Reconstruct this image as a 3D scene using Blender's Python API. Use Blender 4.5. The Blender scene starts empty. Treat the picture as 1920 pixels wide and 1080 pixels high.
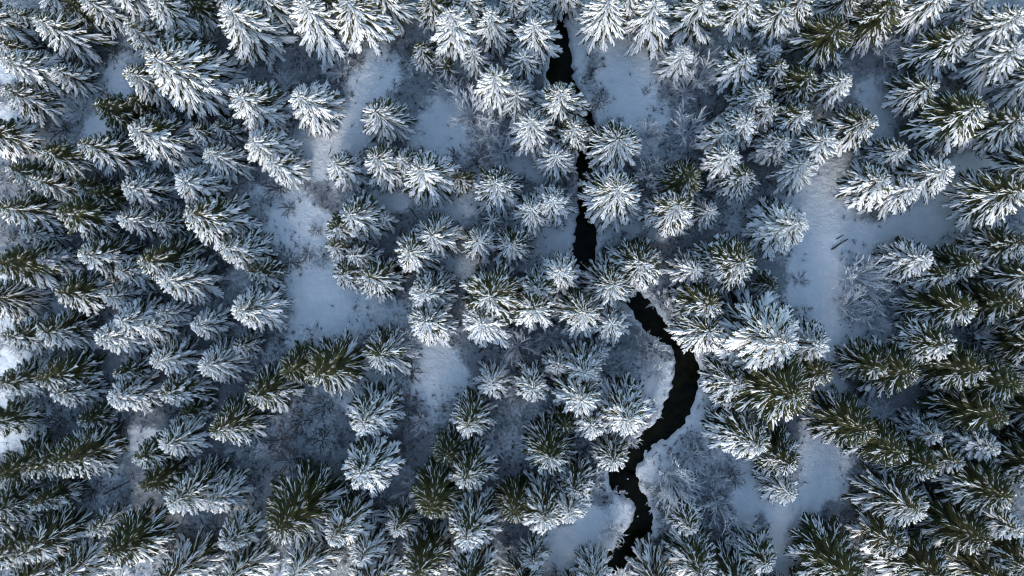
import bpy, math, random
import numpy as np
from mathutils import Vector, Matrix, Euler

random.seed(7)
rng = np.random.default_rng(7)
S = bpy.context.scene
COL = S.collection

# ------------------------------------------------------------ camera, sky, sun, exposure
H = 100.0                      # height of the camera above the forest floor, metres
FPX = 1280.0                   # focal length in pixels of a 1920 wide picture
NADIR = (1012.0, 528.0)        # where straight down falls in the picture
cam_d = bpy.data.cameras.new('camera')
cam_d.sensor_width = 36.0
cam_d.lens = 36.0 * FPX / 1920.0
cam_d.clip_end = 2000.0
cam = bpy.data.objects.new('camera', cam_d)
COL.objects.link(cam)
cam.location = (0, 0, H)
cam.rotation_euler = (-math.atan((540 - NADIR[1]) / FPX), math.atan((NADIR[0] - 960) / FPX), 0)
S.camera = cam
CR = cam.rotation_euler.to_matrix()

SUN_EL, SUN_AZ = 16.0, 8.0    # sun low, from the near (lower) side, a little to the left
world = bpy.data.worlds.new('World')
S.world = world
world.use_nodes = True
wn = world.node_tree
sky = wn.nodes.new('ShaderNodeTexSky')
sky.sky_type = 'NISHITA'
sky.sun_disc = False
sky.sun_elevation = math.radians(SUN_EL)
sky.sun_rotation = math.radians(180 + SUN_AZ)
sky.air_density = 1.15
sky.dust_density = 0.6
sky.ozone_density = 0.9
bg = wn.nodes['Background']
bg.inputs[1].default_value = 0.15
wn.links.new(sky.outputs[0], bg.inputs[0])
sun_d = bpy.data.lights.new('sun', 'SUN')
sun_d.energy = 2.2
sun_d.angle = math.radians(28.0)
sun_d.color = (1.0, 0.95, 0.91)
sun = bpy.data.objects.new('sun', sun_d)
COL.objects.link(sun)
sun.rotation_euler = (math.radians(90 - SUN_EL), 0, math.radians(-SUN_AZ))
vs = S.view_settings
vs.view_transform = 'Standard'
vs.look = 'None'
vs.exposure = 1.22
S.cycles.filter_width = 1.1
vs.gamma = 1.0
vs.use_curve_mapping = False
S.cycles.max_bounces = 5
S.cycles.diffuse_bounces = 3
S.cycles.glossy_bounces = 2


def at(px, py, z=0.0):
    """The point at height z seen at a pixel of the 1920 x 1080 picture."""
    d = CR @ Vector(((px - 960) / FPX, -(py - 540) / FPX, -1.0))
    k = (z - H) / d.z
    return Vector((d.x * k, d.y * k, z))


CRI = CR.transposed()


def pix(p):
    v = CRI @ (Vector(p) - Vector((0, 0, H)))
    return 960 + FPX * v.x / -v.z, 540 - FPX * v.y / -v.z


# ------------------------------------------------------------ materials
def mat(name):
    m = bpy.data.materials.new(name)
    m.use_nodes = True
    nt = m.node_tree
    return m, nt, nt.nodes['Principled BSDF']


def noise(nt, scale, detail=4, vec=None, rough=0.55):
    n = nt.nodes.new('ShaderNodeTexNoise')
    n.inputs['Scale'].default_value = scale
    n.inputs['Detail'].default_value = detail
    n.inputs['Roughness'].default_value = rough
    if vec is not None:
        nt.links.new(vec, n.inputs['Vector'])
    return n


def ramp(nt, fac, stops):
    r = nt.nodes.new('ShaderNodeValToRGB')
    el = r.color_ramp.elements
    while len(el) < len(stops):
        el.new(0.5)
    for e, (p, c) in zip(el, stops):
        e.position = p
        e.color = (*c, 1)
    nt.links.new(fac, r.inputs[0])
    return r


def geo_pos(nt):
    return nt.nodes.new('ShaderNodeNewGeometry').outputs['Position']


def bump(nt, b, fac, strength, dist):
    n = nt.nodes.new('ShaderNodeBump')
    n.inputs['Strength'].default_value = strength
    n.inputs['Distance'].default_value = dist
    nt.links.new(fac, n.inputs['Height'])
    nt.links.new(n.outputs[0], b.inputs['Normal'])


def simple(name, stops, scale, rough, bmp=None):
    m, nt, b = mat(name)
    p = geo_pos(nt)
    n = noise(nt, scale, 5, p)
    r = ramp(nt, n.outputs[0], stops)
    nt.links.new(r.outputs[0], b.inputs['Base Color'])
    b.inputs['Roughness'].default_value = rough
    b.inputs['Specular IOR Level'].default_value = 0.25
    if bmp:
        n2 = noise(nt, bmp[0], 4, p)
        bump(nt, b, n2.outputs[0], bmp[1], bmp[2])
    return m


M_SNOW = simple('bough_snow', [(0.3, (0.72, 0.75, 0.80)), (0.7, (0.90, 0.90, 0.90))], 1.3, 0.65, (9, 0.5, 0.05))
M_NEEDLE = simple('spruce_needles', [(0.3, (0.021, 0.029, 0.011)), (0.7, (0.074, 0.078, 0.024))], 0.8, 0.7)
M_RIME = simple('rimed_needles', [(0.35, (0.10, 0.12, 0.12)), (0.65, (0.42, 0.46, 0.50))], 3.0, 0.8)
M_BARK = simple('bark', [(0.3, (0.045, 0.036, 0.030)), (0.7, (0.11, 0.09, 0.08))], 4, 0.85, (14, 0.6, 0.03))
M_FROST = simple('frosted_twigs', [(0.3, (0.55, 0.58, 0.62)), (0.7, (0.84, 0.86, 0.89))], 1.1, 0.8)
M_TWIG = simple('bare_twigs', [(0.3, (0.045, 0.046, 0.050)), (0.7, (0.16, 0.155, 0.16))], 2.0, 0.8)
M_STONE = simple('stone', [(0.3, (0.05, 0.05, 0.045)), (0.7, (0.15, 0.14, 0.12))], 5, 0.7, (10, 0.5, 0.03))

# snow on the ground; leaves and low herbs poke through, in navy that also paints shade under trees
M_GROUND, nt, b = mat('ground_snow')
p = geo_pos(nt)
n1 = noise(nt, 0.35, 8, p)
r1 = ramp(nt, n1.outputs[0], [(0.3, (0.74, 0.78, 0.82)), (0.7, (0.86, 0.88, 0.90))])
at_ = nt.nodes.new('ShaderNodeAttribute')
at_.attribute_name = 'litter_shade'
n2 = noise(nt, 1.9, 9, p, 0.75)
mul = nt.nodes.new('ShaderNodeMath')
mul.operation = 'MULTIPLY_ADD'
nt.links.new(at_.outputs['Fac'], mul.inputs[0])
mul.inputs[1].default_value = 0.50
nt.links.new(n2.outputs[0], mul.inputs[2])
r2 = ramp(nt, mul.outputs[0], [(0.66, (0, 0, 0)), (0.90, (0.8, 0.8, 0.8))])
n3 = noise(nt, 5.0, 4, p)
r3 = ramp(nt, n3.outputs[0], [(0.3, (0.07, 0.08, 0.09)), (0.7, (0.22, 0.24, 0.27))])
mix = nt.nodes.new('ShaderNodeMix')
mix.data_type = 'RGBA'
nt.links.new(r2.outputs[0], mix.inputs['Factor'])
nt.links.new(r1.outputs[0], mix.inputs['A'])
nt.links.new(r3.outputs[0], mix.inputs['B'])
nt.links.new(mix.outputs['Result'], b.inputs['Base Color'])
b.inputs['Roughness'].default_value = 0.75
b.inputs['Specular IOR Level'].default_value = 0.2
n4 = noise(nt, 1.1, 9, p, 0.65)
bump(nt, b, n4.outputs[0], 0.75, 0.5)

M_WATER, nt, b = mat('dark_water')
p = geo_pos(nt)
n1 = noise(nt, 0.7, 5, p)
r1 = ramp(nt, n1.outputs[0], [(0.35, (0.002, 0.0025, 0.0015)), (0.7, (0.012, 0.012, 0.006))])
nt.links.new(r1.outputs[0], b.inputs['Base Color'])
b.inputs['Roughness'].default_value = 0.2
b.inputs['IOR'].default_value = 1.33
b.inputs['Specular IOR Level'].default_value = 0.12
n2 = noise(nt, 4.0, 3, p)
bump(nt, b, n2.outputs[0], 0.15, 0.05)


# ------------------------------------------------------------ helpers
def mesh_of(name, verts, faces, mats, mi=None, smooth=False):
    me = bpy.data.meshes.new(name)
    me.from_pydata(verts, [], faces)
    for m in mats:
        me.materials.append(m)
    if mi is not None:
        me.polygons.foreach_set('material_index', mi)
    if smooth:
        me.polygons.foreach_set('use_smooth', [True] * len(faces))
    me.update()
    return me


def link(name, me, parent=None):
    o = bpy.data.objects.new(name, me)
    COL.objects.link(o)
    if parent is not None:
        o.parent = parent
    return o


class MB:
    def __init__(s):
        s.v, s.f, s.m = [], [], []

    def tube(s, pts, rads, n=3, mi=0, cap=True):
        """A tapered tube through pts."""
        base = len(s.v)
        k = len(pts)
        for i, (p, r) in enumerate(zip(pts, rads)):
            a = Vector(pts[max(i - 1, 0)])
            c = Vector(pts[min(i + 1, k - 1)])
            t = (c - a)
            t = t.normalized() if t.length > 1e-9 else Vector((0, 0, 1))
            u = t.orthogonal().normalized()
            w = t.cross(u)
            for j in range(n):
                an = 2 * math.pi * j / n
                s.v.append(tuple(Vector(p) + (u * math.cos(an) + w * math.sin(an)) * r))
        for i in range(k - 1):
            for j in range(n):
                j2 = (j + 1) % n
                s.f.append((base + i * n + j, base + i * n + j2, base + (i + 1) * n + j2, base + (i + 1) * n + j))
                s.m.append(mi)
        if cap:
            s.f.append(tuple(base + j for j in reversed(range(n))))
            s.m.append(mi)
            s.f.append(tuple(base + (k - 1) * n + j for j in range(n)))
            s.m.append(mi)

    def slab(s, pts, wid, hgt, mi=0):
        """A lump lying along pts: flat below, rounded above (5-sided section), pointed ends."""
        base = len(s.v)
        k = len(pts)
        prof = [(-1, 0), (-0.62, 0.75), (0, 1.0), (0.62, 0.75), (1, 0)]
        for i in range(k):
            a = Vector(pts[max(i - 1, 0)])
            c = Vector(pts[min(i + 1, k - 1)])
            t = (c - a).normalized()
            sd = Vector((-t.y, t.x, 0))
            sd = sd.normalized() if sd.length > 1e-6 else Vector((0, 1, 0))
            for (q, z) in prof:
                s.v.append(tuple(Vector(pts[i]) + sd * q * wid[i] + Vector((0, 0, z * hgt[i]))))
        n = len(prof)
        for i in range(k - 1):
            for j in range(n):
                j2 = (j + 1) % n
                s.f.append((base + i * n + j, base + (i + 1) * n + j, base + (i + 1) * n + j2, base + i * n + j2))
                s.m.append(mi)
        s.f.append(tuple(base + j for j in range(n)))
        s.m.append(mi)
        s.f.append(tuple(base + (k - 1) * n + j for j in reversed(range(n))))
        s.m.append(mi)

    def blade(s, p, d, w, mi=0):
        """A needle spray: a long narrow diamond folded along its middle."""
        base = len(s.v)
        p = Vector(p)
        d = Vector(d)
        sd = Vector((-d.y, d.x, 0))
        sd = sd.normalized() * w if sd.length > 1e-6 else Vector((0, w, 0))
        mid = p + d * 0.45
        s.v += [tuple(p), tuple(mid + sd + Vector((0, 0, -w * .5))), tuple(p + d), tuple(mid - sd + Vector((0, 0, -w * .5))), tuple(mid + Vector((0, 0, w * .4)))]
        s.f += [(base, base + 1, base + 4), (base + 1, base + 2, base + 4), (base + 2, base + 3, base + 4), (base + 3, base, base + 4)]
        s.m += [mi] * 4

    def mesh(s, name, mats, smooth=False):
        return mesh_of(name, s.v, s.f, mats, s.m, smooth)


def vnoise(x, y, seed=0):
    """Smooth value noise in numpy."""
    xi, yi = np.floor(x).astype(np.int64), np.floor(y).astype(np.int64)
    fx, fy = x - xi, y - yi
    fx, fy = fx * fx * (3 - 2 * fx), fy * fy * (3 - 2 * fy)

    def hsh(a, c):
        h = (a * 374761393 + c * 668265263 + seed * 1442695) & 0x7fffffff
        h = ((h ^ (h >> 13)) * 1274126177) & 0x7fffffff
        return ((h ^ (h >> 16)) & 0xffff) / 65535.0
    a = hsh(xi, yi) * (1 - fx) + hsh(xi + 1, yi) * fx
    c = hsh(xi, yi + 1) * (1 - fx) + hsh(xi + 1, yi + 1) * fx
    return a * (1 - fy) + c * fy


# ------------------------------------------------------------ the stream's course: y, left bank, right bank (picture)
STREAM = [(-160, 1010, 1030), (-60, 1034, 1050), (0, 1043, 1055), (50, 1038, 1061), (100, 1031, 1071), (150, 1029, 1077), (185, 1048, 1096), (215, 1080, 1110), (255, 1092, 1116),
          (285, 1081, 1111), (330, 1084, 1112), (400, 1083, 1113), (440, 1077, 1119), (490, 1075, 1116), (522, 1086, 1122), (542, 1115, 1160), (560, 1168, 1212),
          (600, 1198, 1243), (622, 1221, 1264), (650, 1258, 1293), (675, 1268, 1308), (700, 1270, 1313), (730, 1262, 1309), (760, 1249, 1299), (790, 1234, 1284),
          (812, 1212, 1262), (835, 1180, 1226), (860, 1156, 1204), (885, 1141, 1192), (910, 1148, 1198), (940, 1184, 1215), (965, 1192, 1222), (990, 1188, 1225),
          (1012, 1166, 1217), (1035, 1148, 1204), (1060, 1112, 1176), (1100, 1062, 1124), (1180, 1020, 1070), (1260, 1020, 1070)]


def catmull(P, n):
    out = []
    for i in range(len(P) - 1):
        p0, p1, p2, p3 = P[max(i - 1, 0)], P[i], P[i + 1], P[min(i + 2, len(P) - 1)]
        for k in range(n):
            t = k / n
            out.append(tuple(0.5 * (2 * b_ + (c_ - a_) * t + (2 * a_ - 5 * b_ + 4 * c_ - d_) * t * t + (3 * b_ - a_ - 3 * c_ + d_) * t ** 3)
                             for a_, b_, c_, d_ in zip(p0, p1, p2, p3)))
    out.append(P[-1])
    return out


_c = []
for (y, l, r) in STREAM:
    a, b_ = at(l, y), at(r, y)
    _c.append(((a.x + b_.x) / 2, (a.y + b_.y) / 2, (b_.x - a.x) / 2))
_s = np.array(catmull(_c, 6))
# banks were read off along picture rows: take the slant of the course out of the width
_d = np.gradient(_s[:, :2], axis=0)
_sl = np.abs(_d[:, 1]) / np.maximum(1e-6, np.hypot(_d[:, 0], _d[:, 1]))
SC = np.column_stack([_s[:, 0], _s[:, 1], _s[:, 2] * np.clip(_sl * 1.1, 0.62, 1.0) * 0.95])


def stream_sdf(x, y):
    """Distance to the water's edge (negative in the stream)."""
    x, y = np.asarray(x, float).ravel(), np.asarray(y, float).ravel()
    out = np.full(x.shape, 1e9)
    near = np.where(np.abs(x - 8) < 34)[0]
    for k in range(0, len(near), 4000):
        q = near[k:k + 4000]
        d = np.hypot(x[q, None] - SC[None, :, 0], y[q, None] - SC[None, :, 1]) - SC[None, :, 2]
        out[q] = d.min(axis=1)
    return out


# open snow (picture): x, y, rx, ry
OPEN = [(610, 560, 100, 95), (550, 420, 80, 85), (700, 170, 45, 90), (830, 690, 55, 70), (35, 250, 70, 45), (40, 580, 60, 50), (20, 690, 50, 45), (20, 800, 75, 55),
        (1175, 130, 75, 130), (1085, 60, 30, 120), (1545, 430, 70, 150), (1640, 450, 80, 40), (1750, 380, 110, 45), (1540, 850, 45, 110), (1480, 990, 60, 90), (1060, 1030, 80, 45),
        (1335, 760, 40, 110), (1230, 860, 40, 60), (830, 240, 65, 60), (1640, 210, 35, 70), (1650, 630, 70, 30), (1210, 415, 55, 35), (680, 740, 60, 40), (190, 240, 40, 35), (235, 150, 35, 40),
        (1510, 540, 60, 60), (1230, 730, 35, 50), (1160, 960, 25, 40), (1400, 920, 40, 60), (1870, 300, 60, 30), (240, 10, 40, 30), (30, 130, 50, 25), (1110, 1000, 50, 60), (1850, 330, 80, 50), (1700, 428, 120, 34), (655, 255, 50, 60), (595, 290, 55, 60), (1060, 450, 40, 60), (900, 500, 90, 25), (1000, 300, 50, 40), (860, 385, 60, 25), (740, 380, 50, 25), (1130, 350, 30, 120), (270, 830, 60, 30)]
OPENW = [(at(x, y).x, at(x, y).y, rx * H / FPX, ry * H / FPX) for x, y, rx, ry in OPEN]


def openness(x, y):
    o = np.zeros(np.shape(x))
    for cx, cy, rx, ry in OPENW:
        o = np.maximum(o, np.clip(1.6 - 1.2 * np.hypot((x - cx) / rx, (y - cy) / ry), 0, 1))
    return np.clip(o + (vnoise(x / 2.3 + 5, y / 2.3, 31) - 0.5) * 1.1 * np.minimum(1, o * 4) * (o < .97), 0, 1)


def axis(lo, hi, step, far):
    core = np.arange(lo, hi + step / 2, step)
    out, s, p = [], step, hi
    while p < far:
        s *= 1.35
        p += s
        out.append(p)
    e = np.array(out)
    return np.concatenate([lo - (e[::-1] - hi), core, e])


# ------------------------------------------------------------ ground and water
gx = axis(-92, 84, 0.34, 420)
gy = axis(-54, 54, 0.34, 420)
X, Y = np.meshgrid(gx, gy)
sd = stream_sdf(X, Y).reshape(X.shape)
wob = (vnoise(X * 1.3, Y * 1.3, 3) - 0.5) * 0.7 + (vnoise(X * 3.1, Y * 3.1, 4) - 0.5) * 0.28
t = np.clip((sd + wob + 0.25) / 0.75, 0, 1)
t = t * t * (3 - 2 * t)
hill = (vnoise(X / 14, Y / 14, 1) - 0.5) * 0.9 + (vnoise(X / 5, Y / 5, 2) - 0.5) * 0.35
OP = openness(X, Y)
rough = (vnoise(X * 0.9, Y * 0.9, 5) - 0.5) * 0.30 + (vnoise(X * 2.1, Y * 2.1, 6) - 0.5) * 0.16
hill = hill * np.clip(sd / 6, 0.0, 1) + rough * (0.3 + 0.7 * (1 - OP))
Z = hill + (t - 1) * 1.25
for q in range(420):
    fx, fy = rng.uniform(-80, 72), rng.uniform(-44, 44)
    i0, j0 = int(np.searchsorted(gx, fx)), int(np.searchsorted(gy, fy))
    if OP[j0, i0] < 0.3:
        continue
    for st in range(int(rng.integers(1, 6))):
        ii, jj = i0 + st * int(rng.integers(1, 3)), j0 + st * int(rng.integers(-1, 3))
        Z[jj, ii] += -0.22 if q % 3 else 0.16
# wheel ruts of the forest track on the right
TRACK = [(1568, 300), (1552, 360), (1548, 430), (1552, 500), (1540, 570), (1556, 640), (1560, 720), (1556, 800), (1540, 880), (1515, 950), (1478, 1030), (1450, 1110)]
TW = np.array(catmull([tuple(at(*q))[:2] for q in TRACK], 8))
tr = np.full(X.shape, 1e9)
sel = (X > 24) & (X < 56)
xs, ys = X[sel], Y[sel]
dd = np.hypot(xs[:, None] - TW[None, :, 0], ys[:, None] - TW[None, :, 1]).min(axis=1)
tr[sel] = dd
Z -= 0.16 * np.exp(-((tr - 0.75) / 0.24) ** 2)
OP = np.maximum(OP, np.clip(1.5 - tr / 1.8, 0, 1))


def ground_z(x, y):
    i = int(np.clip(np.searchsorted(gx, x), 1, len(gx) - 1))
    j = int(np.clip(np.searchsorted(gy, y), 1, len(gy) - 1))
    return float(Z[j, i])


ny, nx = X.shape
V = np.column_stack([X.ravel(), Y.ravel(), Z.ravel()])
idx = np.arange(nx * ny).reshape(ny, nx)
F = np.column_stack([idx[:-1, :-1].ravel(), idx[:-1, 1:].ravel(), idx[1:, 1:].ravel(), idx[1:, :-1].ravel()])
me = bpy.data.meshes.new('ground')
me.vertices.add(len(V))
me.vertices.foreach_set('co', V.ravel())
me.loops.add(F.size)
me.loops.foreach_set('vertex_index', F.ravel())
me.polygons.add(len(F))
me.polygons.foreach_set('loop_start', np.arange(0, F.size, 4))
me.polygons.foreach_set('use_smooth', np.ones(len(F), bool))
me.update(calc_edges=True)
litter_shade = np.clip((1 - OP) * (0.35 + 0.9 * vnoise(X / 4, Y / 4, 9)), 0, 1) * np.clip(sd / 1.2, 0, 1)
la = me.attributes.new('litter_shade', 'FLOAT', 'POINT')
la.data.foreach_set('value', litter_shade.ravel().astype(np.float32))
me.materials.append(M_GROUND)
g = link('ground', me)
g['kind'] = 'structure'

wv, wf = [], []
for i in range(len(SC)):
    tx, ty = (SC[min(i + 1, len(SC) - 1)] - SC[max(i - 1, 0)])[:2]
    l = math.hypot(tx, ty)
    px, py = -ty / l, tx / l
    w = SC[i, 2] + 1.3
    wv += [(SC[i, 0] + px * w, SC[i, 1] + py * w, -0.62), (SC[i, 0] - px * w, SC[i, 1] - py * w, -0.62)]
    if i:
        wf.append((2 * i - 2, 2 * i - 1, 2 * i + 1, 2 * i))
w = link('stream_water', mesh_of('stream_water', wv, wf, [M_WATER]))
w['kind'] = 'structure'


# ------------------------------------------------------------ spruce branches: meshes shared by every tree
def branch_mesh(k, snow):
    """A drooping spruce branch one metre long along +X. snow 0 none, 1 dabs at the tip, 2 loaded, 3 caked."""
    r = random.Random(100 * snow + k)
    m = MB()
    droop = r.uniform(0.10, 0.24)
    bend = r.uniform(-0.10, 0.10)

    def ax(t):
        return Vector((t, bend * t * t, 0.10 * t - droop * t * t))
    m.tube([ax(0), ax(0.5), ax(0.97)], [0.016, 0.011, 0.004], 3, 2, False)
    n = 7
    tips = []
    for i in range(n):
        for sgn in (-1, 1):
            t = 0.16 + 0.80 * (i + r.uniform(0, 0.6)) / n
            ln = (0.12 + 0.22 * math.sin(math.pi * min(1, 0.25 + t * 0.8))) * r.uniform(0.75, 1.2)
            an = math.radians(r.uniform(14, 32)) * sgn
            d = Vector((math.cos(an) * ln, math.sin(an) * ln, -0.10 * ln - r.uniform(0, .06)))
            p0 = ax(t)
            m.blade(p0, d * 1.12, 0.036 * r.uniform(0.8, 1.2), 1)
            m.blade(p0 + d * .15 + Vector((0, 0, -.02)), Vector((d.x * .75, d.y * 1.5, d.z - .02)), 0.026, 1)
            # two sprays off each side shoot
            q = p0 + d * 0.4
            m.blade(q, Vector((ln * .55, -sgn * ln * r.uniform(0, .2), -0.03)), 0.026, 1)
            tips.append((p0, d, t))
    m.blade(ax(0.85), ax(1.0) - ax(0.85) + Vector((0.08, 0, -0.01)), 0.04, 1)
    # short needles hiding the stem
    for i in range(4):
        m.blade(ax(0.1 + 0.22 * i), Vector((0.24, r.uniform(-.05, .05), -0.02)), 0.045, 1)
    up = Vector((0, 0, 0.022))
    ts, wb = [([0.7, 0.8, 0.9, 1.0], 0.013), ([0.3, 0.45, 0.6, 0.75, 0.9, 1.02], 0.028), ([0.2, 0.34, 0.48, 0.62, 0.76, 0.9, 1.03], 0.034), ([0.08, 0.2, 0.34, 0.48, 0.62, 0.76, 0.9, 1.03], 0.049)][snow]
    wd = [wb * r.uniform(0.65, 1.35) * (0.6 + 0.6 * math.sin(math.pi * min(1, .1 + t_ * .8))) for t_ in ts]
    wd[0] *= 0.4
    wd[-1] *= 0.5
    m.slab([ax(t_) + up + Vector((0, r.uniform(-.014, .014), 0)) for t_ in ts], wd, [x * 0.95 for x in wd], 0)
    pr, t0, ws = [(0.10, 0.6, 0.012), (0.36, 0.35, 0.019), (0.60, 0.2, 0.024), (0.78, 0.0, 0.031)][snow]
    for (p0, d, t) in tips:
        if r.random() < pr and t > t0:
            a = 0.12 if snow > 1 else 0.3
            wq = ws * r.uniform(0.7, 1.35)
            m.slab([p0 + d * a + up, p0 + d * 0.55 + up * 1.1, p0 + d * 1.05 + up * 0.7], [wq * .6, wq, wq * 0.55], [wq * .6, wq * 1.0, wq * 0.4], 0)
    return m.mesh('branch_%d_%d' % (snow, k), [M_SNOW, M_NEEDLE, M_BARK])


NB = 5
BR = [[branch_mesh(k, s) for k in range(NB)] for s in range(4)]

# trunks and leaders one unit tall
mb = MB()
mb.tube([(0, 0, -0.03), (0.004, 0, 0.02), (0, 0.004, 0.3), (-0.003, 0, 0.65), (0, 0, 1.0)], [0.019, 0.0135, 0.011, 0.007, 0.0015], 8, 0)
TRUNK = mb.mesh('trunk', [M_BARK], True)


def top_mesh(snow):
    r = random.Random(31 + snow)
    m = MB()
    m.tube([(0, 0, 0), (0, 0, 1.0)], [0.03, 0.008], 4, 2)
    for i in range(9):
        a = i * 2.4
        z = 0.1 + 0.75 * i / 9
        ln = 0.42 * (1.1 - z)
        d = Vector((math.cos(a) * ln, math.sin(a) * ln, 0.28 * ln + .05))
        m.blade((0, 0, z), d, 0.06, 1)
        if snow and i % 2 == 0:
            m.slab([Vector((0, 0, z + .03)) + d * .3, Vector((0, 0, z + .03)) + d * .65, Vector((0, 0, z + .03)) + d], [.03, .07, .03], [.03, .07, .03], 0)
    if snow:
        m.slab([(-.07, 0, .9), (0, 0, .93), (.07, .01, .9)], [.03, .08, .03], [.04, .14, .04], 0)
    return m.mesh('treetop', [M_SNOW, M_NEEDLE, M_BARK])


TOPS = [top_mesh(0), top_mesh(1)]

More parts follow.
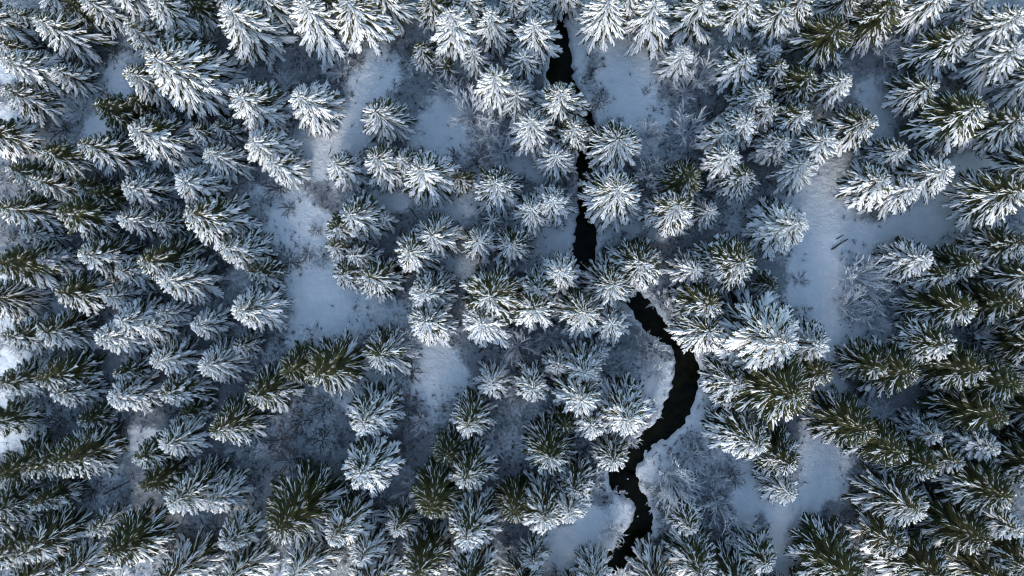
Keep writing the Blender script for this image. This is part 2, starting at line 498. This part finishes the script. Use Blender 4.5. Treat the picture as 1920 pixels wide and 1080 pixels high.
# ------------------------------------------------------------ spruces: treetop in the picture x, y, crown radius in picture pixels, green share 0..1, height factor
T = """
70,-22,46,.3 122,0,38,.9 152,-8,42,.3 65,32,56,.3 0,106,52,.2 -10,76,34,.5 6,170,46,.4 232,44,42,.4 285,-4,56,.3 346,-6,48,.8 318,66,42,.5 430,20,66,.15 292,108,84,.25 236,130,50,.4
182,196,46,.85 242,182,34,.85 246,240,64,.35 150,270,58,.4 445,176,58,.25 560,176,56,.1 364,242,38,.4 408,238,32,.4 386,286,48,.2 476,262,48,.15 504,302,40,.2

570,6,62,.15 652,0,56,.4 602,-8,44,.7 480,-20,50,.4 400,-30,40,.5 842,18,50,.15 918,20,42,.2 876,-12,40,.4 800,-14,36,.6 886,92,30,0 928,140,46,.2 968,172,36,.2 705,206,46,.35 982,108,30,.05
1005,44,42,.2 996,-2,38,.2 960,-6,34,.3 785,82,26,.6 832,112,22,.7 1052,168,50,.35 1076,232,36,.4 998,228,44,.15 1042,290,38,.05 966,160,34,.15
1140,-6,46,.25 1232,0,50,.2 1322,-4,52,.35 1412,-6,38,.4 1186,-24,40,.3 1286,94,34,.05 1405,106,42,.3 1432,168,44,.4 1474,14,40,.45 1572,48,54,.85 1674,10,52,.8 1456,90,26,.05
1510,-10,44,.5 1600,-20,44,.6 1772,-16,48,.3 1842,-8,48,.3 1816,60,52,.45 1916,24,56,.2 1912,88,56,.15 1524,140,46,.8 1592,142,40,.3 1752,162,44,.45 1838,198,62,.6 1918,222,48,.5 1628,222,50,.55
1512,212,42,.4 1470,120,34,.5 1470,262,40,.3 1548,262,46,.25 1510,306,44,.2 1450,196,36,.5 1404,222,38,.3 1662,336,48,.35 1776,318,50,.15 1694,278,42,.4 1716,352,44,.15 1914,356,60,.55 1502,418,56,.02
1742,484,44,.15 1832,496,48,.65 1918,456,50,.6 1822,578,62,.6 1918,572,54,.85 1790,518,40,.5 1162,256,48,.3 1162,352,60,.25 1296,330,44,.8 1274,386,46,.45 1334,392,30,.2
994,392,40,.1 1036,372,42,.05 1372,290,36,.2 1402,326,38,.55 1362,246,34,.2 1206,494,50,.45 1152,536,62,.4 1398,490,58,.5 1444,532,28,.7 1308,506,34,.15 1352,500,36,.4
624,302,38,.3 700,296,46,.35 786,314,58,.2 754,296,38,.3 860,330,28,.7 926,340,42,.35 654,404,46,.3 634,424,34,.5 718,410,18,0 624,460,38,.55 640,512,36,.4 694,524,44,.45 664,478,34,.3
764,468,50,.3 806,438,44,.2 892,450,38,.25 958,456,40,.35 922,412,18,0 794,552,42,.25 796,606,46,.25 916,552,60,.5 904,608,52,.1 1000,584,48,.35 1054,512,42,.1 1012,540,42,.3
1098,590,52,.4 1150,606,38,.1 1128,664,24,0 704,668,46,.5 920,726,38,.1 996,732,38,.3 876,798,42,.4 676,792,54,.3 676,892,56,.2 590,702,60,.75 538,694,44,.9 472,744,54,.6
398,810,54,.55 258,862,42,.5 312,836,46,.2 286,680,48,.15 384,688,48,.15 300,742,50,.4 440,580,56,.1 222,600,50,0 184,636,46,.05 266,612,38,.1 362,612,36,.05 298,586,32,.1
10,632,44,.4 76,624,48,.45 -8,722,48,.5 66,712,48,.7 100,742,40,.3 214,746,44,.15 -6,892,54,.85 98,872,58,.65 44,886,46,.6 52,952,36,.6 322,946,58,.3 268,914,44,.9 392,944,46,.1
20,1046,60,.5 208,1036,62,.75 164,1000,36,.3 96,1094,56,.3 518,1000,80,.7 624,1012,50,.3 670,1056,44,.15 546,1088,58,.15 800,960,58,.85 834,862,38,.95 872,904,52,.45 878,1018,52,.3
780,1084,56,.6 966,968,44,.85 1030,862,54,.55 1082,922,42,.4 1020,982,50,.35 1068,968,44,.1 1090,754,54,.2 1094,698,46,.15 1046,688,32,.2 1182,794,56,.25 1152,868,38,.4
1108,806,40,.15 1060,800,36,.8 1334,622,48,.4 1338,572,46,.55 1368,640,40,.05 1478,642,88,.12 1430,690,52,.2 1540,650,48,.15 1398,652,46,.05 1502,748,90,.72 1442,762,50,.6 1552,702,40,.7 1390,724,46,.4
1422,836,62,.35 1482,872,50,.5 1486,930,38,.1 1718,706,62,.85 1846,700,60,.75 1780,650,48,.5 1912,726,62,.95 1888,792,56,.9 1630,812,56,.85 1754,884,58,.7 1690,850,50,.8 1728,966,62,.45 1884,934,56,.7
1856,1024,64,.85 1774,1094,66,.6 1610,1094,66,.65 1872,846,48,.15 1760,822,38,.2 1800,868,44,.5 1296,996,36,.4 1322,1084,50,.4 1438,1062,44,.4 1118,1102,38,.1
1920,1000,56,.3 1690,1030,48,.5 1660,690,44,.7
20,320,46,.55 82,288,42,.6 -4,386,54,.5 110,396,56,.7 172,362,44,.9 232,346,52,.2 346,342,48,.15 350,400,62,.45 226,410,42,.2 292,414,42,.4 4,490,52,.8 76,488,32,.2 152,476,52,.35 222,508,46,.3
262,490,64,.55 112,546,48,.6 306,528,52,.1 420,466,48,.35 60,340,40,.4 196,556,40,.2 466,510,34,.6 40,436,36,.3 440,650,30,.4
-40,20,50,.3 -50,240,50,.5 -46,560,50,.5 -44,800,46,.6 -50,990,54,.5 1966,130,56,.4 1968,300,54,.4 1972,520,56,.6 1972,650,56,.7 1974,880,58,.6 1960,1080,58,.5
1455,1165,54,.4 1535,1175,54,.5 1000,1190,50,.3 1090,1190,50,.4 1380,1180,50,.3 200,-40,50,.4 700,-40,46,.4 1060,-50,40,.3 1700,-40,50,.4 880,1110,50,.4 1240,1120,46,.4 1400,1120,50,.4 300,1100,54,.3 420,1100,50,.3 10,1110,54,.4 980,1110,44,.3 680,1120,50,.3 1900,1110,56,.6 1000,1060,30,.3 2010,700,56,.7 2012,790,56,.7 2000,600,54,.6 2020,860,54,.7 -30,1060,50,.5 -20,960,48,.6
20,20,34,.4 100,130,38,.3 140,345,34,.7 220,700,34,.5 340,780,30,.6 420,1020,40,.3 150,790,32,.7 740,1000,34,.4
""".split()  # forest goes on unseen below the frame; spruces added there shade the track
SPR = []
for q in T:
    a = [float(v) for v in q.split(',')]
    SPR.append(a)

ORD = ['first', 'second', 'third', 'fourth', 'fifth', 'sixth', 'seventh', 'eighth', 'ninth', 'tenth', 'eleventh', 'twelfth', 'thirteenth', 'fourteenth', 'fifteenth', 'sixteenth', 'seventeenth', 'eighteenth', 'nineteenth', 'twentieth']
ROWS = ['top', 'upper', 'middle', 'lower', 'bottom']
COLS = ['far left', 'left', 'centre left', 'centre right', 'right', 'far right']


def zone(px, py):
    c = int(min(5, max(0, px // 320)))
    r = int(min(4, max(0, py // 216)))
    return r, c


def ground_note(x, y):
    if stream_sdf([x], [y])[0] < 3.2:
        return 'by the stream'
    k = float(np.hypot(TW[:, 0] - x, TW[:, 1] - y).min())
    if k < 4.5:
        return 'beside the track'
    if float(openness(np.array([x]), np.array([y]))[0]) > 0.25:
        return 'beside open snow'
    return None


def spruce(tipx, tipy, rpx, green, seed):
    r = random.Random(seed)
    R = rpx * H / FPX * (1.10 if 560 < tipx < 1420 else 1.0 if tipx > 520 else 0.95)
    hf = 1.9 + 0.65 * r.random()
    h = hf * R + 2.0 + r.uniform(-0.6, 0.8)
    if rpx < 34:
        h = R * 2.3 + 1.2
    p = at(tipx, tipy, h)
    x, y = p.x, p.y
    z0 = ground_z(x, y)
    root = bpy.data.objects.new('spruce_tree', None)
    root.empty_display_size = 0.5
    root.location = (x, y, z0 - 0.05)
    root.rotation_euler = (math.radians(r.uniform(-1.5, 1.5)), math.radians(r.uniform(-1.5, 1.5)), 0)
    COL.objects.link(root)
    tk = link('trunk', TRUNK, root)
    fat = 1.15 if h > 8 else 1.4
    tk.scale = (h * fat, h * fat, h)
    tp = link('treetop', TOPS[1 if r.random() > green * 0.8 else 0], root)
    ts = 0.55 + 0.05 * h
    tp.location = (0, 0, h - ts * 0.75)
    tp.scale = (ts,) * 3
    tp.rotation_euler = (0, 0, r.random() * 6.28)
    n = int((34 + rpx * 1.5) * r.uniform(0.95, 1.2))
    prof = r.uniform(0.58, 0.85)
    hang = r.uniform(-24, -8)
    fine = r.uniform(0.75, 1.2)
    if rpx < 26:
        n = 26
    zlo = 0.10 * h if h > 8 else 0.04 * h
    if (tipx > 1330 and tipy < 330) or r.random() < 0.12:
        zlo = h * r.uniform(0.24, 0.40)
    az = r.random() * 6.28
    lob = [r.uniform(0.87, 1.10) for _ in range(7)]      # uneven outline
    for i in range(n):
        f = (i + r.uniform(-.3, .3)) / n                   # 0 low, 1 top
        f = min(max(f, 0), 0.995)
        az += 2.39996 + r.uniform(-0.25, 0.25)
        t = 1 - (1 - f) ** 1.25                            # more branches low down
        z = zlo + (h - zlo) * (0.02 + 0.95 * t)
        s = (az % 6.2832) / 6.2832 * 7
        lf = lob[int(s) % 7] * (1 - s % 1) + lob[(int(s) + 1) % 7] * (s % 1)
        L = R * ((1 - t) ** prof) * lf * r.uniform(0.86, 1.08) + 0.42
        L = max(L, 0.5)
        pitch = math.radians(hang + (36 - hang) * t ** 1.4 + r.uniform(-9, 9))
        # snow stays on the side it drove against and slides off the upper branches first
        side = -math.sin(az)
        sc = (1 - green) * 3.1 + 0.06 + 0.95 * side - 1.4 * green * (t > 0.35) + 0.5 * green * (t < 0.3) + r.gauss(0, 0.55)
        lev = int(min(3, max(0, round(sc + 0.25))))
        o = bpy.data.objects.new('branch', BR[lev][r.randrange(NB)])
        o.parent = root
        o.location = (0, 0, z)
        o.rotation_euler = (r.uniform(-.25, .25), -pitch, az)
        wv_ = (1.15 if L < 1.4 else 1.0 if L < 2.6 else 0.84) * fine * r.uniform(0.85, 1.2)
        o.scale = (L, L * wv_ * (1 if r.random() < .5 else -1), L * (0.9 + 0.3 * r.random()))
        COL.objects.link(o)
    # one centre of the visible crown for the label
    c = pix((x, y, h * 0.6))
    return root, c, rpx, green, (x, y)


made = []
for i, a in enumerate(SPR):
    made.append(spruce(a[0], a[1], a[2], a[3], 1000 + i))


def spruce_look(rpx, green):
    size = 'tall' if rpx >= 58 else 'small' if rpx <= 36 else 'mid-sized' if rpx < 48 else 'large'
    cov = 'snow-caked' if green <= .1 else 'snow-laden' if green < .3 else 'snowy' if green < .5 else 'half-green' if green < .7 else 'mostly green'
    return size + ' ' + cov


def label_all(made, kind, cat, group, look):
    zs = {}
    for k, m in enumerate(made):
        zs.setdefault(zone(*m[1]), []).append(k)
    for (r, c), ks in zs.items():
        ks.sort(key=lambda k: made[k][1][0])
        for n, k in enumerate(ks):
            root, _, rp, gr, (x, y) = made[k]
            note = ground_note(x, y)
            root['label'] = '%s %s%s, %s from the left at %s %s' % (look(rp, gr), kind, ' ' + note if note else '', ORD[n], ROWS[r], COLS[c])
            root['category'] = cat
            root['group'] = group


label_all(made, 'spruce', 'spruce', 'snowy spruce trees of the forest', spruce_look)
SPOS = np.array([[m[4][0], m[4][1], m[2] * H / FPX] for m in made])


# ------------------------------------------------------------ leafless trees and shrubs under frost
def twig_mesh(k, spread, stems, mi_frost, thin):
    """Stems of a bare shrub, one unit of radius, frosted twigs in two generations."""
    r = random.Random(500 + k)
    st, tw = MB(), MB()

    def grow(m, p, d, ln, rad, gen):
        q1 = p + d * ln * 0.5 + Vector((r.uniform(-1, 1), r.uniform(-1, 1), r.uniform(-.3, 1))) * ln * 0.06
        q2 = p + d * ln + Vector((r.uniform(-1, 1), r.uniform(-1, 1), r.uniform(-.5, .8))) * ln * 0.10
        m.tube([p, q1, q2], [rad, rad * .8, rad * .45], 3, 0, False)
        if gen == 0:
            return
        for j in range(5):
            f = 0.25 + 0.75 * (j + r.random() * .8) / 5
            s = p.lerp(q2, f)
            e = (d + Vector((r.uniform(-1, 1), r.uniform(-1, 1), r.uniform(-.3, .7))) * 0.75).normalized()
            grow(tw, s, e, ln * r.uniform(0.38, 0.6), rad * 0.62, gen - 1)
    for i in range(stems):
        a = i * 2.4 + r.uniform(-.3, .3)
        el = r.uniform(0.35, 1.2)
        d = Vector((math.cos(a) * spread, math.sin(a) * spread, el)).normalized()
        grow(st, Vector((math.cos(a) * .03, math.sin(a) * .03, 0)), d, r.uniform(0.55, 0.85), thin, 2)
    return st.mesh('stem_%d' % k, [mi_frost]), tw.mesh('twigs_%d' % k, [mi_frost])


FR = [twig_mesh(k, 0.85, 15, M_FROST, 0.030) for k in range(5)]
DK = [twig_mesh(20 + k, 1.0, 11, M_TWIG, 0.020) for k in range(4)]

# x, y of the middle, radius in pixels, kind (f frosted, d dark), height in radii
BUSH = [(880, 205, 46, 'f', 1.6), (840, 170, 30, 'f', 1.3), (1300, 240, 42, 'f', 1.6), (1318, 140, 36, 'f', 1.5), (1218, 250, 30, 'f', 1.2), (1226, 325, 36, 'f', 1.5), (1290, 165, 30, 'f', 1.3),
        (1352, 385, 34, 'f', 1.3), (1264, 905, 48, 'f', 1.7), (1300, 860, 30, 'f', 1.2), (1240, 940, 34, 'f', 1.3), (1614, 520, 46, 'f', 1.4), (1600, 575, 36, 'f', 1.2), (1650, 560, 34, 'f', 1.2), (1640, 600, 28, 'f', 1.2),
        (1226, 660, 24, 'f', 1.2), (1182, 668, 18, 'f', 1.1), (1205, 635, 20, 'f', 1.1), (1232, 702, 22, 'f', 1.1), (1145, 1002, 30, 'f', 1.3), (1162, 936, 22, 'f', 1.1), (1225, 1075, 22, 'f', 1.2), (1215, 770, 26, 'f', 1.2),
        (970, 650, 36, 'f', 1.4), (1030, 640, 30, 'f', 1.2), (1320, 620, 34, 'f', 1.2), (1270, 590, 30, 'f', 1.2), (1420, 600, 40, 'f', 1.3), (1388, 590, 34, 'f', 1.2), (1240, 560, 26, 'f', 1.1),
        (1700, 590, 30, 'f', 1.2), (1860, 640, 46, 'f', 1.2), (1890, 520, 40, 'f', 1.2), (1350, 950, 34, 'f', 1.2), (1390, 1000, 40, 'f', 1.3), (1260, 1050, 30, 'f', 1.2), (900, 870, 30, 'f', 1.2),
        (112, 240, 34, 'd', 0.8), (1125, 186, 28, 'd', 0.9), (1500, 525, 19, 'd', 0.9), (1448, 588, 18, 'd', 0.8), (590, 432, 19, 'd', 0.7), (536, 492, 34, 'd', 0.9), (1380, 895, 26, 'd', 0.9), (668, 112, 28, 'd', 0.9),
        (575, 478, 20, 'd', 0.8), (1208, 440, 16, 'd', 0.7), (1110, 135, 12, 'd', 0.7), (1212, 170, 12, 'd', 0.6), (760, 110, 26, 'd', 0.9), (480, 630, 30, 'd', 0.9), (560, 790, 36, 'd', 0.9), (600, 830, 34, 'd', 0.9),
        (520, 830, 34, 'd', 0.9), (570, 870, 30, 'd', 0.9), (760, 770, 36, 'd', 0.9), (740, 840, 34, 'd', 0.9), (770, 700, 30, 'd', 0.9), (100, 795, 36, 'd', 0.9), (160, 760, 34, 'd', 0.9), (220, 800, 32, 'd', 0.9),
        (400, 880, 36, 'd', 0.9), (460, 900, 30, 'd', 0.9), (340, 1030, 36, 'd', 0.9), (400, 1050, 34, 'd', 0.9), (710, 940, 30, 'd', 0.9), (1720, 130, 30, 'd', 0.8), (900, 290, 26, 'd', 0.8), (850, 290, 22, 'd', 0.8),
        (1640, 940, 36, 'd', 0.8), (1600, 1000, 40, 'd', 0.8), (1700, 800, 30, 'd', 0.8), (520, 350, 36, 'd', 0.8), (430, 120, 30, 'd', 0.8), (540, 390, 24, 'd', 0.7), (200, 90, 34, 'd', 0.8)]
# more of the same kinds where the picture shows broken low growth between the spruces
rr = random.Random(77)
tries = 0
extra = []
while len(extra) < 120 and tries < 9000:
    tries += 1
    px, py = rr.uniform(-20, 1940), rr.uniform(-20, 1100)
    p = at(px, py)
    if float(openness(np.array([p.x]), np.array([p.y]))[0]) > 0.12 or stream_sdf([p.x], [p.y])[0] < 1.2:
        continue
    if np.hypot(TW[:, 0] - p.x, TW[:, 1] - p.y).min() < 2.5:
        continue
    if (np.hypot(SPOS[:, 0] - p.x, SPOS[:, 1] - p.y) < SPOS[:, 2] * 0.45).any():
        continue
    if any(math.hypot(px - q[0], py - q[1]) < 26 for q in extra + BUSH):
        continue
    extra.append((px, py, rr.uniform(18, 40), 'f' if rr.random() < 0.66 else 'd', rr.uniform(0.7, 1.3)))
fm, dm = [], []
for i, (px, py, rad, kd, hh) in enumerate(BUSH + extra):
    R = rad * H / FPX * (1.25 if kd == 'f' else 1.05)
    p = at(px, py, R * hh * 0.5)
    z0 = ground_z(p.x, p.y)
    root = bpy.data.objects.new('frosted_shrub' if kd == 'f' else 'bare_shrub', None)
    root.location = (p.x, p.y, z0 - 0.02)
    root.rotation_euler = (0, 0, rr.random() * 6.28)
    COL.objects.link(root)
    s, tq = rr.choice(FR if kd == 'f' else DK)
    for nm, me_ in (('stem', s), ('twig', tq)):
        o = link(nm, me_, root)
        o.scale = (R * 0.95, R * 0.95, R * hh * (1.1 if kd == 'f' else 0.8))
        if nm == 'twig':
            o['kind'] = 'stuff'
    (fm if kd == 'f' else dm).append((root, (px, py), rad, 0, (p.x, p.y)))


def bush_look(word):
    return lambda rad, g_: ('wide' if rad > 34 else 'little' if rad < 24 else 'medium') + ' ' + word


label_all(fm, 'shrub', 'shrub', 'frosted leafless shrubs between the spruces', bush_look('frost-white leafless'))
label_all(dm, 'shrub', 'shrub', 'dark leafless shrubs between the spruces', bush_look('dark leafless'))

# ------------------------------------------------------------ fallen logs, stream stones
def log(px, py, qx, qy, rad, label, snowy=False):
    a, c = at(px, py), at(qx, qy)
    mid = (a + c) / 2
    d = c - a
    m = MB()
    k = 6
    pts = []
    rd = []
    r = random.Random(int(px))
    for i in range(k):
        f = i / (k - 1) - .5
        q = d * f
        gz = ground_z(mid.x + q.x, mid.y + q.y)
        pts.append((q.x + r.uniform(-.05, .05), q.y + r.uniform(-.05, .05), gz + rad * 0.7))
        rd.append(rad * (1.05 - 0.5 * (f + .5)))
    m.tube(pts, rd, 7, 0)
    o = link('fallen_log', m.mesh('fallen_log', [M_BARK], False))
    o.location = (mid.x, mid.y, 0)
    o['label'] = label
    o['category'] = 'log'
    o['group'] = 'dark fallen logs on the snow'


log(1557, 468, 1587, 449, 0.13, 'short dark log lying on the smooth snow of the forest track')
log(1566, 449, 1580, 440, 0.08, 'thin dark stick beside the short log on the track')
log(768, 390, 782, 408, 0.09, 'short dark stick on snow below the broad centre left spruces')
log(1680, 772, 1708, 788, 0.13, 'dark stub of a log between the lower right spruces')
log(1785, 394, 1818, 388, 0.13, 'dark leaning branch lying across open snow at far right')
log(196, 926, 246, 901, 0.12, 'long dark fallen trunk between the lower left spruces')
log(1695, 780, 1640, 802, 0.08, 'thin fallen branch on snow between the lower right spruces')
log(1262, 530, 1250, 545, 0.08, 'dark twig lying near the stream bend')

for (px, py, rad, lab) in [(1177, 898, .22, 'tiny snow-capped stone in the stream where it narrows'), (1196, 968, .20, 'tiny snow-capped stone near the bank of the lower stream')]:
    p = at(px, py, -.6)
    root = bpy.data.objects.new('stone', None)
    root.location = (p.x, p.y, -0.66)
    COL.objects.link(root)
    r = random.Random(px)
    for nm, mt, zz, sc in (('rock', M_STONE, 0, 1.0), ('snow_cap', M_SNOW, rad * .45, 0.75)):
        v, f = [(0, 0, zz + rad * .62 * sc)], []
        for ring, (q, z) in enumerate(((0.6, .45), (1.0, 0.0), (0.7, -.4))):
            for j in range(8):
                a = j * math.pi / 4
                k = rad * sc * q * r.uniform(.8, 1.15)
                v.append((math.cos(a) * k, math.sin(a) * k * .8, zz + z * rad * (sc if nm == 'rock' else .3)))
        for j in range(8):
            j2 = (j + 1) % 8
            f.append((0, 1 + j, 1 + j2))
            for ring in (0, 1):
                f.append((1 + ring * 8 + j, 9 + ring * 8 + j, 9 + ring * 8 + j2, 1 + ring * 8 + j2))
        f.append(tuple(17 + j for j in reversed(range(8))))
        link(nm, mesh_of(nm, v, f, [mt], None, True), root)
    root['label'] = lab
    root['category'] = 'stone'
    root['group'] = 'small stones in the stream'

# ------------------------------------------------------------ low growth that nobody could count: one mass of frosted and dark twigs
N = 27000
ux = rng.uniform(-88, 80, N * 3)
uy = rng.uniform(-50, 50, N * 3)
dens = (1 - openness(ux, uy)) * np.clip(vnoise(ux / 3.2, uy / 3.2, 21) * 1.7 - 0.25, 0, 1) + 0.02
THICK = [(560, 800, 90, 70), (380, 1020, 110, 45), (160, 780, 110, 45), (770, 790, 60, 80), (500, 640, 60, 35), (950, 650, 80, 40), (1000, 850, 60, 60), (1860, 640, 80, 60),
         (1900, 870, 70, 60), (1640, 1000, 70, 60), (440, 900, 60, 40), (520, 470, 50, 50), (1620, 550, 70, 70), (1290, 250, 80, 110), (1280, 900, 70, 90), (90, 480, 60, 40), (1400, 620, 60, 50)]
for tx_, ty_, trx, try_ in THICK:
    c_ = at(tx_, ty_)
    dens += 0.9 * np.clip(1.3 - np.hypot((ux - c_.x) / (trx * H / FPX), (uy - c_.y) / (try_ * H / FPX)), 0, 1)
keep = rng.random(N * 3) < dens
ux, uy = ux[keep][:N], uy[keep][:N]
sdu = stream_sdf(ux, uy)
tu = np.full(len(ux), 9.0)
s_ = (ux > 22) & (ux < 58)
tu[s_] = np.hypot(ux[s_][:, None] - TW[None, :, 0], uy[s_][:, None] - TW[None, :, 1]).min(axis=1)
ok = (sdu > 0.5) & (tu > 1.6)
ux, uy = ux[ok], uy[ok]
verts, faces, mi = [], [], []
r = random.Random(5)
for x, y in zip(ux, uy):
    z = ground_z(x, y)
    fro = 1 if r.random() < 0.35 else 0
    s = r.uniform(0.3, 1.15)
    for k in range(r.randint(4, 8)):
        a = r.random() * 6.28
        e = r.uniform(0.15, 1.1)
        dx, dy, dz = math.cos(a) * s * math.cos(e), math.sin(a) * s * math.cos(e), math.sin(e) * s
        wx, wy = -math.sin(a) * r.uniform(.02, .05), math.cos(a) * r.uniform(.02, .05)
        b0 = len(verts)
        verts += [(x - wx, y - wy, z - .03), (x + wx, y + wy, z - .03), (x + dx * .6, y + dy * .6, z + dz * .75), (x + dx, y + dy, z + dz * .9), (x + wy * .5, y - wx * .5, z + .06)]
        faces += [(b0, b0 + 1, b0 + 2), (b0, b0 + 2, b0 + 4), (b0 + 1, b0 + 4, b0 + 2), (b0 + 4, b0 + 2, b0 + 3)]
        mi += [fro] * 4
u = link('undergrowth', mesh_of('undergrowth', verts, faces, [M_TWIG, M_FROST], mi))
u['kind'] = 'stuff'
u['label'] = 'low frosted and dark undergrowth poking through the snow'
u['category'] = 'undergrowth'
print('spruces', len(made), 'shrubs', len(fm), len(dm), 'objects', len(bpy.data.objects), 'undergrowth tris', len(faces))
